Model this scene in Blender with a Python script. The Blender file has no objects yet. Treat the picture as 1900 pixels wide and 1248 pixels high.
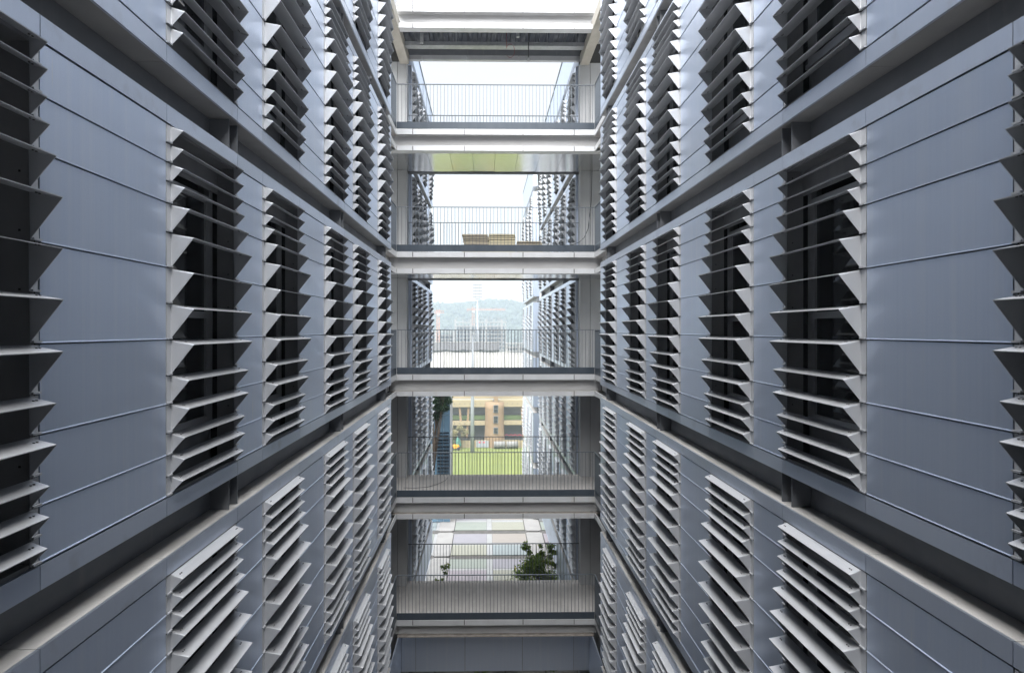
import bpy, bmesh, math, random
from mathutils import Vector, Matrix

random.seed(7)
scene = bpy.context.scene
COL = scene.collection

# ------------------------------------------------------------------ camera
F = 1267.0            # focal length in pixels of the 1900 px wide photograph
YAW = 0.017
cam_d = bpy.data.cameras.new('camera')
cam = bpy.data.objects.new('camera', cam_d)
COL.objects.link(cam)
scene.camera = cam
cam.location = (0, 0, 0)
cam.rotation_euler = (math.pi / 2, 0, -YAW)
cam_d.sensor_width = 36.0
cam_d.lens = F / 1900.0 * 36.0
cam_d.shift_x = (950 - 902 - F * YAW) / 1900.0
cam_d.shift_y = -(624 - 611) / 1900.0
cam_d.clip_start = 0.05
cam_d.clip_end = 6000.0

# ------------------------------------------------------------------ world, sun, exposure
SUN_EL, SUN_AZ = math.radians(60), math.radians(200)   # azimuth clockwise from +Y
world = bpy.data.worlds.new('World')
scene.world = world
world.use_nodes = True
wn = world.node_tree
wn.nodes.clear()
wo = wn.nodes.new('ShaderNodeOutputWorld')
wb = wn.nodes.new('ShaderNodeBackground')
wsky = wn.nodes.new('ShaderNodeTexSky')
wsky.sky_type = 'NISHITA'
wsky.sun_disc = False
wsky.sun_elevation = SUN_EL
wsky.sun_rotation = SUN_AZ
wsky.altitude = 50
wsky.air_density = 1.6
wsky.dust_density = 6.0
wsky.ozone_density = 1.0
whs = wn.nodes.new('ShaderNodeHueSaturation')
whs.inputs['Saturation'].default_value = 0.38
wb.inputs['Strength'].default_value = 0.05
wcl = wn.nodes.new('ShaderNodeMix')          # even white cloud cover in front of the clear sky
wcl.data_type = 'RGBA'
wcl.inputs[0].default_value = 0.8
wcl.inputs[7].default_value = (4.6, 4.75, 4.95, 1)
wn.links.new(wsky.outputs[0], whs.inputs['Color'])
wn.links.new(whs.outputs[0], wcl.inputs[6])
wn.links.new(wcl.outputs[2], wb.inputs[0])
wn.links.new(wb.outputs[0], wo.inputs[0])

sun_d = bpy.data.lights.new('sun', 'SUN')
sun_d.energy = 3.8
sun_d.angle = math.radians(85)
sun_d.color = (1.0, 0.985, 0.965)
sun = bpy.data.objects.new('sun', sun_d)
COL.objects.link(sun)
sd = Vector((math.sin(SUN_AZ) * math.cos(SUN_EL), math.cos(SUN_AZ) * math.cos(SUN_EL), math.sin(SUN_EL)))
sun.rotation_euler = (-sd).to_track_quat('-Z', 'Y').to_euler()

scene.view_settings.view_transform = 'Standard'
scene.view_settings.look = 'None'
scene.view_settings.gamma = 1.0
scene.view_settings.exposure = 2.05
scene.view_settings.use_curve_mapping = False
scene.render.engine = 'CYCLES'
cy = scene.cycles
cy.use_denoising = True
cy.max_bounces = 12
cy.diffuse_bounces = 6
cy.glossy_bounces = 9
cy.transmission_bounces = 4
cy.volume_bounces = 1
cy.caustics_reflective = False
cy.caustics_refractive = False
cy.sample_clamp_indirect = 6.0

# ------------------------------------------------------------------ helpers
CT, ST = math.cos(YAW), math.sin(YAW)


def at(px, py, D):
    """photograph pixel + distance along the courtyard -> world point"""
    u = (px - 902 - F * YAW) / F
    t = (u + YAW) / (1 - u * YAW)
    X = t * D
    return (X, D, (611 - py) / F * (D * CT + X * ST))


def proj(p):
    d = p[1] * CT + p[0] * ST
    if d < 0.15:
        return None
    r = p[0] * CT - p[1] * ST
    return (902 + F * YAW + F * r / d, 611 - F * p[2] / d)


class MB:
    def __init__(self):
        self.v, self.f, self.m = [], [], []

    def poly(self, pts, mi=0):
        n = len(self.v)
        self.v += [tuple(p) for p in pts]
        self.f.append(tuple(range(n, n + len(pts))))
        self.m.append(mi)

    def box(self, x0, x1, y0, y1, z0, z1, mi=0):
        n = len(self.v)
        self.v += [(x0, y0, z0), (x1, y0, z0), (x1, y1, z0), (x0, y1, z0), (x0, y0, z1), (x1, y0, z1), (x1, y1, z1), (x0, y1, z1)]
        for q in ((3, 2, 1, 0), (4, 5, 6, 7), (0, 1, 5, 4), (1, 2, 6, 5), (2, 3, 7, 6), (3, 0, 4, 7)):
            self.f.append(tuple(n + i for i in q))
            self.m.append(mi)
        return self

    def prism(self, prof, axis, a, b, mi=0):
        """prof: list of 2-D points (ccw); extruded along axis 'x','y','z' from a to b"""
        def P(p, t):
            if axis == 'x':
                return (t, p[0], p[1])
            if axis == 'y':
                return (p[0], t, p[1])
            return (p[0], p[1], t)
        n, k = len(self.v), len(prof)
        self.v += [P(p, a) for p in prof] + [P(p, b) for p in prof]
        self.f.append(tuple(range(n + k - 1, n - 1, -1)))
        self.m.append(mi)
        self.f.append(tuple(range(n + k, n + 2 * k)))
        self.m.append(mi)
        for i in range(k):
            j = (i + 1) % k
            self.f.append((n + i, n + j, n + k + j, n + k + i))
            self.m.append(mi)
        return self

    def tube(self, pts, radii, seg=8, mi=0):
        rings = []
        for i, p in enumerate(pts):
            p = Vector(p)
            d = (Vector(pts[min(i + 1, len(pts) - 1)]) - Vector(pts[max(i - 1, 0)])).normalized()
            a = d.orthogonal().normalized()
            b = d.cross(a)
            r = radii[i] if isinstance(radii, (list, tuple)) else radii
            n = len(self.v)
            for k in range(seg):
                th = 2 * math.pi * k / seg
                self.v.append(tuple(p + a * math.cos(th) * r + b * math.sin(th) * r))
            rings.append(n)
        for i in range(len(rings) - 1):
            for k in range(seg):
                k2 = (k + 1) % seg
                self.f.append((rings[i] + k, rings[i] + k2, rings[i + 1] + k2, rings[i + 1] + k))
                self.m.append(mi)
        self.f.append(tuple(rings[0] + k for k in reversed(range(seg))))
        self.m.append(mi)
        self.f.append(tuple(rings[-1] + k for k in range(seg)))
        self.m.append(mi)
        return self

    def mesh(self, name, mats, smooth=False):
        me = bpy.data.meshes.new(name)
        me.from_pydata(self.v, [], self.f)
        for m in (mats if isinstance(mats, (list, tuple)) else [mats]):
            me.materials.append(m)
        me.polygons.foreach_set('material_index', self.m)
        if smooth:
            me.polygons.foreach_set('use_smooth', [True] * len(self.f))
        bm = bmesh.new()
        bm.from_mesh(me)
        bmesh.ops.recalc_face_normals(bm, faces=bm.faces)
        bm.to_mesh(me)
        bm.free()
        me.update()
        return me


def obj(name, me, parent=None, loc=(0, 0, 0), rot=None, kind=None, label=None, cat=None, group=None):
    """loc is a world position; parents are never rotated or scaled"""
    o = bpy.data.objects.new(name, me)
    COL.objects.link(o)
    if parent is not None:
        o.parent = parent
        w = WORLD[parent]
        o.location = (loc[0] - w[0], loc[1] - w[1], loc[2] - w[2])
    else:
        o.location = loc
    WORLD[o] = tuple(loc)
    if rot:
        o.rotation_euler = rot
    tag(o, label, cat, group, kind)
    return o


WORLD = {}


def tag(o, label=None, cat=None, group=None, kind=None):
    if label:
        o['label'] = label
    if cat:
        o['category'] = cat
    if group:
        o['group'] = group
    if kind:
        o['kind'] = kind


def thing(name, loc, label, cat, group=None, kind=None):
    return obj(name, None, None, loc, None, kind, label, cat, group)


def boxo(name, mat, parent, x0, x1, y0, y1, z0, z1, **kw):
    cx, cy, cz = (x0 + x1) / 2, (y0 + y1) / 2, z0
    me = MB().box(x0 - cx, x1 - cx, y0 - cy, y1 - cy, 0, z1 - z0).mesh(name, mat)
    return obj(name, me, parent, (cx, cy, cz), **kw)


# ------------------------------------------------------------------ materials
def newmat(name, base, rough=0.5, metal=0.0, spec=0.5):
    m = bpy.data.materials.new(name)
    m.use_nodes = True
    b = m.node_tree.nodes['Principled BSDF']
    b.inputs['Base Color'].default_value = (*base, 1)
    b.inputs['Roughness'].default_value = rough
    b.inputs['Metallic'].default_value = metal
    b.inputs['Specular IOR Level'].default_value = spec
    return m


def noise_mat(name, c0, c1, rough=0.5, metal=0.0, scale=(1, 1, 1), nscale=1.0, detail=4, lo=0.35, hi=0.65,
              rough_var=0.0, rand=0.0, bump=0.0, second=None, spec=0.5):
    """two-tone noise in world position, optional second (stain) layer: (colour, scale, nscale, lo, hi, amount)"""
    m = newmat(name, c0, rough, metal, spec)
    nt = m.node_tree
    N, L = nt.nodes, nt.links
    b = N['Principled BSDF']
    geo = N.new('ShaderNodeNewGeometry')

    def layer(sc, ns, lo_, hi_, det):
        mp = N.new('ShaderNodeMapping')
        mp.inputs['Scale'].default_value = sc
        L.new(geo.outputs['Position'], mp.inputs['Vector'])
        nz = N.new('ShaderNodeTexNoise')
        nz.inputs['Scale'].default_value = ns
        nz.inputs['Detail'].default_value = det
        L.new(mp.outputs[0], nz.inputs['Vector'])
        mr = N.new('ShaderNodeMapRange')
        mr.inputs['From Min'].default_value = lo_
        mr.inputs['From Max'].default_value = hi_
        L.new(nz.outputs['Fac'], mr.inputs['Value'])
        return mr.outputs[0]
    fac = layer(scale, nscale, lo, hi, detail)
    mix = N.new('ShaderNodeMix')
    mix.data_type = 'RGBA'
    mix.inputs[6].default_value = (*c0, 1)
    mix.inputs[7].default_value = (*c1, 1)
    L.new(fac, mix.inputs[0])
    col = mix.outputs[2]
    if second:
        c2, sc2, ns2, lo2, hi2, amt = second
        f2 = layer(sc2, ns2, lo2, hi2, 5)
        mul = N.new('ShaderNodeMath')
        mul.operation = 'MULTIPLY'
        mul.inputs[1].default_value = amt
        L.new(f2, mul.inputs[0])
        mx = N.new('ShaderNodeMix')
        mx.data_type = 'RGBA'
        L.new(mul.outputs[0], mx.inputs[0])
        L.new(col, mx.inputs[6])
        mx.inputs[7].default_value = (*c2, 1)
        col = mx.outputs[2]
    if rand:
        oi = N.new('ShaderNodeObjectInfo')
        mr = N.new('ShaderNodeMapRange')
        mr.inputs['To Min'].default_value = 1 - rand
        mr.inputs['To Max'].default_value = 1 + rand
        L.new(oi.outputs['Random'], mr.inputs['Value'])
        hs = N.new('ShaderNodeHueSaturation')
        L.new(mr.outputs[0], hs.inputs['Value'])
        L.new(col, hs.inputs['Color'])
        col = hs.outputs[0]
    L.new(col, b.inputs['Base Color'])
    if rough_var:
        mr = N.new('ShaderNodeMapRange')
        mr.inputs['To Min'].default_value = rough - rough_var
        mr.inputs['To Max'].default_value = rough + rough_var
        L.new(fac, mr.inputs['Value'])
        L.new(mr.outputs[0], b.inputs['Roughness'])
    if bump:
        bp = N.new('ShaderNodeBump')
        bp.inputs['Strength'].default_value = bump
        bp.inputs['Distance'].default_value = 0.02
        L.new(fac, bp.inputs['Height'])
        L.new(bp.outputs[0], b.inputs['Normal'])
    return m


def weather_cladding(m):
    """rare pale run marks and the slight waviness of thin sheet"""
    N, L = m.node_tree.nodes, m.node_tree.links
    b = N['Principled BSDF']
    geo = N.new('ShaderNodeNewGeometry')
    mp = N.new('ShaderNodeMapping')
    mp.inputs['Scale'].default_value = (11, 11, 0.9)
    L.new(geo.outputs['Position'], mp.inputs['Vector'])
    nz = N.new('ShaderNodeTexNoise')
    nz.inputs['Scale'].default_value = 1.6
    nz.inputs['Detail'].default_value = 2
    L.new(mp.outputs[0], nz.inputs['Vector'])
    mr = N.new('ShaderNodeMapRange')
    mr.inputs['From Min'].default_value = 0.72
    mr.inputs['From Max'].default_value = 0.80
    mr.inputs['To Max'].default_value = 0.45
    L.new(nz.outputs['Fac'], mr.inputs['Value'])
    mx = N.new('ShaderNodeMix')
    mx.data_type = 'RGBA'
    src = b.inputs['Base Color'].links[0].from_socket
    L.new(mr.outputs[0], mx.inputs[0])
    L.new(src, mx.inputs[6])
    mx.inputs[7].default_value = (0.80, 0.80, 0.79, 1)
    L.new(mx.outputs[2], b.inputs['Base Color'])
    n2 = N.new('ShaderNodeTexNoise')
    n2.inputs['Scale'].default_value = 1.7
    n2.inputs['Detail'].default_value = 2
    L.new(geo.outputs['Position'], n2.inputs['Vector'])
    bp = N.new('ShaderNodeBump')
    bp.inputs['Strength'].default_value = 0.35
    bp.inputs['Distance'].default_value = 0.012
    L.new(n2.outputs['Fac'], bp.inputs['Height'])
    L.new(bp.outputs[0], b.inputs['Normal'])


M = {}
# brushed, lacquered aluminium cladding: faint vertical streaks, water marks
M['panel'] = noise_mat('aluminium_cladding', (0.595, 0.675, 0.815), (0.635, 0.71, 0.845), 0.39, 0.85, (70, 70, 0.6), 1.0, 3,
                       0.25, 0.75, rough_var=0.02, rand=0.08, second=((0.78, 0.81, 0.86), (8, 8, 0.28), 1.0, 0.5, 0.85, 0.38))
weather_cladding(M['panel'])
M['fascia'] = noise_mat('fascia_aluminium', (0.605, 0.67, 0.79), (0.63, 0.695, 0.81), 0.39, 0.8, (40, 40, 0.8), 1.0, 3,
                        0.3, 0.7, rough_var=0.05, rand=0.05, second=((0.30, 0.29, 0.28), (3, 3, 3), 1.0, 0.6, 0.8, 0.35))
M['louver'] = noise_mat('louver_paint', (0.63, 0.65, 0.685), (0.66, 0.675, 0.705), 0.42, 0.45, (12, 12, 2), 1.0, 5,
                        0.3, 0.7, rough_var=0.05, rand=0.03, second=((0.38, 0.36, 0.34), (5, 5, 5), 1.0, 0.66, 0.85, 0.4))
M['dusty'] = noise_mat('dusty_ledge', (0.60, 0.59, 0.58), (0.50, 0.49, 0.475), 0.7, 0.1, (4, 2, 4), 1.0, 7, 0.3, 0.7,
                       second=((0.30, 0.28, 0.26), (14, 14, 14), 1.0, 0.66, 0.75, 0.6))
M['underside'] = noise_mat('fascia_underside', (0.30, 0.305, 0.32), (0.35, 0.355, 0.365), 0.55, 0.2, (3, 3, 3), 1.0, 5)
M['screw'] = newmat('dark_screw', (0.08, 0.08, 0.085), 0.5, 0.6)
M['sealant'] = newmat('dark_joint', (0.05, 0.048, 0.045), 0.9)
M['beam'] = noise_mat('recess_steel', (0.17, 0.182, 0.205), (0.22, 0.23, 0.25), 0.5, 0.3, (2, 2, 5), 1.0, 6, 0.3, 0.7,
                      second=((0.36, 0.35, 0.34), (8, 8, 0.6), 1.0, 0.6, 0.8, 0.3))
M['core'] = newmat('wing_mass', (0.55, 0.57, 0.60), 0.6)
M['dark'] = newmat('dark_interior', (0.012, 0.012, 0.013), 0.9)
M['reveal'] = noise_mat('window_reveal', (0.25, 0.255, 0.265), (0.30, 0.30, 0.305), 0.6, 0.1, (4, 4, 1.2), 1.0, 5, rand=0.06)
M['frame'] = newmat('window_frame_aluminium', (0.45, 0.46, 0.475), 0.4, 0.4)
M['glass'] = newmat('dark_window_glass', (0.012, 0.014, 0.017), 0.04, 0.0, 0.6)
M['white_steel'] = noise_mat('painted_steel', (0.67, 0.68, 0.695), (0.575, 0.58, 0.585), 0.55, 0.0, (1.2, 1.2, 3.5), 1.0, 7,
                             0.35, 0.75, second=((0.40, 0.31, 0.20), (2.2, 2.2, 0.6), 1.3, 0.66, 0.86, 0.5))
M['bridge_fascia'] = noise_mat('bridge_fascia', (0.63, 0.645, 0.67), (0.57, 0.58, 0.60), 0.42, 0.25, (3, 3, 1), 1.0, 6,
                               0.35, 0.7, rand=0.04, second=((0.42, 0.32, 0.20), (1.6, 1.6, 0.5), 1.3, 0.66, 0.9, 0.45))
M['ledge_dirt'] = noise_mat('dirty_ledge', (0.34, 0.31, 0.28), (0.22, 0.20, 0.18), 0.85, 0.0, (3, 3, 3), 2.0, 8, 0.35, 0.65,
                            second=((0.5, 0.48, 0.45), (9, 9, 9), 2.0, 0.6, 0.75, 0.6))
M['kick'] = noise_mat('slate_kick_plate', (0.05, 0.065, 0.085), (0.065, 0.08, 0.10), 0.38, 0.2, (5, 5, 1), 1.0, 5, 0.3, 0.7,
                      rough_var=0.06)
M['rail'] = newmat('railing_steel', (0.13, 0.15, 0.175), 0.4, 0.3)
M['concrete'] = noise_mat('deck_screed', (0.58, 0.56, 0.55), (0.47, 0.455, 0.445), 0.8, 0.0, (1.5, 0.7, 1), 1.2, 8, 0.3, 0.7,
                          second=((0.68, 0.67, 0.66), (2.5, 1.2, 1), 2.0, 0.58, 0.75, 0.5), bump=0.15)
M['soffit'] = noise_mat('polished_soffit', (0.62, 0.63, 0.64), (0.66, 0.66, 0.66), 0.13, 0.9, (3, 3, 3), 1.0, 4, 0.3, 0.7,
                        rough_var=0.03, rand=0.03)
M['column'] = noise_mat('column_cladding', (0.51, 0.52, 0.535), (0.43, 0.44, 0.45), 0.55, 0.1, (2, 2, 0.7), 1.2, 7, 0.35, 0.7,
                        rand=0.05)
M['decking'] = noise_mat('corrugated_decking', (0.05, 0.055, 0.075), (0.22, 0.23, 0.25), 0.5, 0.5, (6, 1.5, 2), 1.0, 5, 0.45, 0.75)
M['tan_steel'] = noise_mat('fireproofed_beam', (0.46, 0.44, 0.40), (0.38, 0.36, 0.32), 0.85, 0.0, (3, 1, 3), 1.5, 6)
M['galv'] = noise_mat('galvanised_tray', (0.42, 0.43, 0.44), (0.34, 0.35, 0.36), 0.45, 0.6, (8, 8, 8), 1.0, 5)
M['red_cable'] = newmat('red_cable', (0.30, 0.05, 0.05), 0.5)
M['black_cable'] = newmat('black_cable', (0.02, 0.02, 0.022), 0.5)

# ------------------------------------------------------------------ the storeys
PER = 3.93                       # floor to floor
GAP = 0.363                      # recessed band between storeys
FASC = 0.155
G = lambda k: -1.617 + PER * k   # top of the recess under storey k


def storey_z(s):
    return G(s), G(s) + PER - GAP                       # bottom and top of storey s (fascia to fascia)


LOUVER_H = [0.168, 0.168, 0.168, 0.19, 0.255, 0.31, 0.316, 0.316, 0.316, 0.252, 0.255, 0.191, 0.19, 0.168]
LSUM = sum(LOUVER_H)
SC = (PER - GAP - 2 * FASC - 0.02) / LSUM
LOUVER_H = [h * SC for h in LOUVER_H]
FL = 0.085
LOUVER_MESH = {}
PROT = {}


def louver_mesh(h, w, s):
    """folded sheet hood: sloping top, two triangular cheeks, flanges on the wall. origin: wall plane, near end, top"""
    key = (round(h, 4), round(w, 3), s)
    if key in LOUVER_MESH:
        return LOUVER_MESH[key]
    p = 0.64 * h + 0.004
    drop = 0.040
    bm = bmesh.new()
    V = lambda v, y, z: bm.verts.new((s * v, y, z))
    zb = -h + 0.010
    a0 = V(0.0, FL, -0.004)
    a1 = V(p, FL, -drop)
    a2 = V(0.0, FL, zb)
    b0 = V(0.0, w - FL, -0.004)
    b1 = V(p, w - FL, -drop)
    b2 = V(0.0, w - FL, zb)
    f0 = V(0.0, 0.007, -0.004)
    f1 = V(0.0, 0.007, zb)
    g0 = V(0.0, w - 0.007, -0.004)
    g1 = V(0.0, w - 0.007, zb)
    bm.faces.new((a0, a1, b1, b0))
    bm.faces.new((a0, a2, a1))
    bm.faces.new((b0, b1, b2))
    bm.faces.new((f0, f1, a2, a0))
    bm.faces.new((g0, b0, b2, g1))
    bm.edges.ensure_lookup_table()
    folds = [e for e in bm.edges if len(e.link_faces) == 2]
    bmesh.ops.bevel(bm, geom=folds, offset=0.009, segments=2, affect='EDGES', profile=0.5)
    bmesh.ops.recalc_face_normals(bm, faces=bm.faces)
    # make the outside consistent: top face must look up
    top = max(bm.faces, key=lambda f: f.calc_area() if abs(f.normal.z) > 0.5 else 0)
    if top.normal.z < 0:
        bmesh.ops.reverse_faces(bm, faces=bm.faces)
    bmesh.ops.solidify(bm, geom=bm.faces[:], thickness=0.006)
    me = bpy.data.meshes.new('louver')
    bm.to_mesh(me)
    bm.free()
    # drip bars on the flanges and screw heads on the top sheet
    mb = MB()
    for y0, y1 in ((0.004, FL - 0.004), (w - FL + 0.004, w - 0.004)):
        x0, x1 = sorted((s * 0.004, s * 0.020))
        mb.box(x0, x1, y0, y1, zb - 0.002, zb + 0.012)
    for y in (FL + 0.06, FL + 0.09, w - FL - 0.09, w - FL - 0.06):
        x0, x1 = sorted((s * p * 0.45, s * (p * 0.45 + 0.011)))
        zt = -0.004 - (drop - 0.004) * 0.5
        mb.box(x0, x1, y - 0.005, y + 0.005, zt - 0.012, zt + 0.006, 1)
    bm = bmesh.new()
    bm.from_mesh(me)
    extra = mb.mesh('x', [M['louver'], M['screw']])
    bm.from_mesh(extra)
    bm.to_mesh(me)
    bm.free()
    n_extra = len(extra.polygons)
    mi = [0] * (len(me.polygons) - n_extra) + mb.m
    me.materials.append(M['louver'])
    me.materials.append(M['screw'])
    me.polygons.foreach_set('material_index', mi)
    LOUVER_MESH[key] = me
    PROT[key] = p
    return me


PANEL_MESH = {}


def panel_mesh(w, h, s, mat):
    """cladding cassette with a small drip lip along its lower edge. origin: wall plane, near end, bottom"""
    key = (round(w, 3), round(h, 3), s, mat)
    if key not in PANEL_MESH:
        t = 0.007
        prof = [(-0.03, 0.005), (0.006, 0.004), (0.008, 0.006), (0.008, 0.010), (0.0, 0.014), (0.0, h - 0.004), (-0.03, h - 0.004)]
        prof = [(s * a, b) for a, b in prof]
        PANEL_MESH[key] = MB().prism(prof, 'y', t, w - t).mesh('cladding_panel', M[mat])
    return PANEL_MESH[key]


def fascia_mesh(w, s, up):
    """strip with its return into the recess: up = ledge on top, else underside return"""
    key = ('f', round(w, 3), s, up)
    if key not in PANEL_MESH:
        t = 0.005
        mb = MB()

        def bx(v0, v1, z0, z1, mi):
            x0, x1 = sorted((s * v0, s * v1))
            mb.box(x0, x1, t, w - t, z0, z1, mi)
        bx(-0.02, 0.006, 0.0, FASC, 0)
        if up:
            bx(-0.275, -0.0205, FASC - 0.02, FASC - 0.0005, 1)
        else:
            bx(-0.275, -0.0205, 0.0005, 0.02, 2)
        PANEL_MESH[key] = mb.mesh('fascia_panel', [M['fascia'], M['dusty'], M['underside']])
    return PANEL_MESH[key]


def screen_area(bb):
    """area in photo pixels of the part of a world box that falls in the frame (0 when outside)"""
    xs, ys = [], []
    for x in bb[0:2]:
        for y in bb[2:4]:
            for z in bb[4:6]:
                q = proj((x, max(y, 0.3), z))
                if q is None:
                    return 0
                xs.append(q[0])
                ys.append(q[1])
    w = min(max(xs), 1900) - max(min(xs), 0)
    h = min(max(ys), 1248) - max(min(ys), 0)
    return w * h if w > 0.5 and h > 0.5 else 0


def emit(name, stuffname, pieces, root, limit=295):
    """pieces: (mesh, loc, rot, world box, parent). The largest in view become objects, the others one joined part"""
    pieces = [(screen_area(p[3]), i, p) for i, p in enumerate(pieces)]
    pieces.sort(key=lambda t: -t[0])
    rest = MB()
    mats = []
    for n, (a, i, (me, loc, rot, bb, par)) in enumerate(pieces):
        if a > 0 and n < limit:
            obj(name, me, par or root, loc, rot)
        else:
            base = len(rest.v)
            rest.v += [(v.co.x + loc[0], v.co.y + loc[1], v.co.z + loc[2]) for v in me.vertices]
            mm = []
            for mt in me.materials:
                if mt not in mats:
                    mats.append(mt)
                mm.append(mats.index(mt))
            for pl in me.polygons:
                rest.f.append(tuple(base + k for k in pl.vertices))
                rest.m.append(mm[pl.material_index])
    if rest.f:
        w = WORLD[root]
        rest.v = [(a - w[0], b - w[1], c - w[2]) for a, b, c in rest.v]
        obj(stuffname, rest.mesh(stuffname, mats), root, w, kind='stuff')


REVEAL = {}


def window_parts(root, s, X0, y0, w, s_k, hi_detail=True):
    """one window behind its stack of hoods; returns the part that parents the louvers"""
    zb, zt = storey_z(s_k)
    zb += FASC + 0.01
    zt -= FASC + 0.01
    H = zt - zb
    key = (round(w, 3), s)
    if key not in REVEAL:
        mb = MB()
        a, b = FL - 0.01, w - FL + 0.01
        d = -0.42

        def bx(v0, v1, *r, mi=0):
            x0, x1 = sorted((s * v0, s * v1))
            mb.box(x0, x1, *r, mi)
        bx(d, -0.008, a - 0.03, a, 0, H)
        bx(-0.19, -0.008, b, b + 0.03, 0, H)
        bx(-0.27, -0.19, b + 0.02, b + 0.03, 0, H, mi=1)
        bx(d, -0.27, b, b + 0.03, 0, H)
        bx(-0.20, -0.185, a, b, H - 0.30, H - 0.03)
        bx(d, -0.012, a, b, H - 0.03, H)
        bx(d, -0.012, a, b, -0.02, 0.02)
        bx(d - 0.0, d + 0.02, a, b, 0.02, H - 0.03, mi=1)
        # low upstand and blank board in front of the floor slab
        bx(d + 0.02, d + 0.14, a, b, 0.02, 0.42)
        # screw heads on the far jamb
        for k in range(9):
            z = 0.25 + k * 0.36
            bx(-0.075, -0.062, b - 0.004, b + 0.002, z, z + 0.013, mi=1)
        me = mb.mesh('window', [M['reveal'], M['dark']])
        fb = MB()

        def fx(v0, v1, y0_, y1_, z0_, z1_):
            x0, x1 = sorted((s * v0, s * v1))
            fb.box(x0, x1, y0_, y1_, z0_, z1_)
        ya, yb = a + 0.02, b - 0.09
        z0, z1 = 0.45, H - 0.35
        zm = z0 + (z1 - z0) * 0.46
        fw = 0.075
        fx(-0.30, -0.24, ya, ya + fw, z0, z1)
        fx(-0.30, -0.24, yb - fw, yb, z0, z1)
        fx(-0.30, -0.24, ya + fw, yb - fw, z0, z0 + fw)
        fx(-0.30, -0.24, ya + fw, yb - fw, z1 - fw, z1)
        fx(-0.295, -0.235, ya + fw, yb - fw, zm, zm + 0.07)
        fx(-0.31, -0.20, ya - 0.015, yb + 0.06, z0 - 0.05, z0 - 0.002)
        fx(-0.30, -0.24, yb + 0.003, b - 0.003, 0.42, H - 0.03)
        fme = fb.mesh('window_frame', M['frame'])
        gb = MB()
        for q0, q1 in ((z0 + fw, zm), (zm + 0.07, z1 - fw)):
            x0, x1 = sorted((s * -0.275, s * -0.265))
            gb.box(x0, x1, ya + fw, yb - fw, q0, q1)
        gme = gb.mesh('glass_pane', M['glass'])
        REVEAL[key] = (me, fme, gme)
    me, fme, gme = REVEAL[key]
    loc = (X0, y0, zb)
    wd = obj('window', me, root, loc)
    obj('window_frame', fme, wd, loc)
    obj('glass_pane', gme, wd, loc)
    return wd


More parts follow.
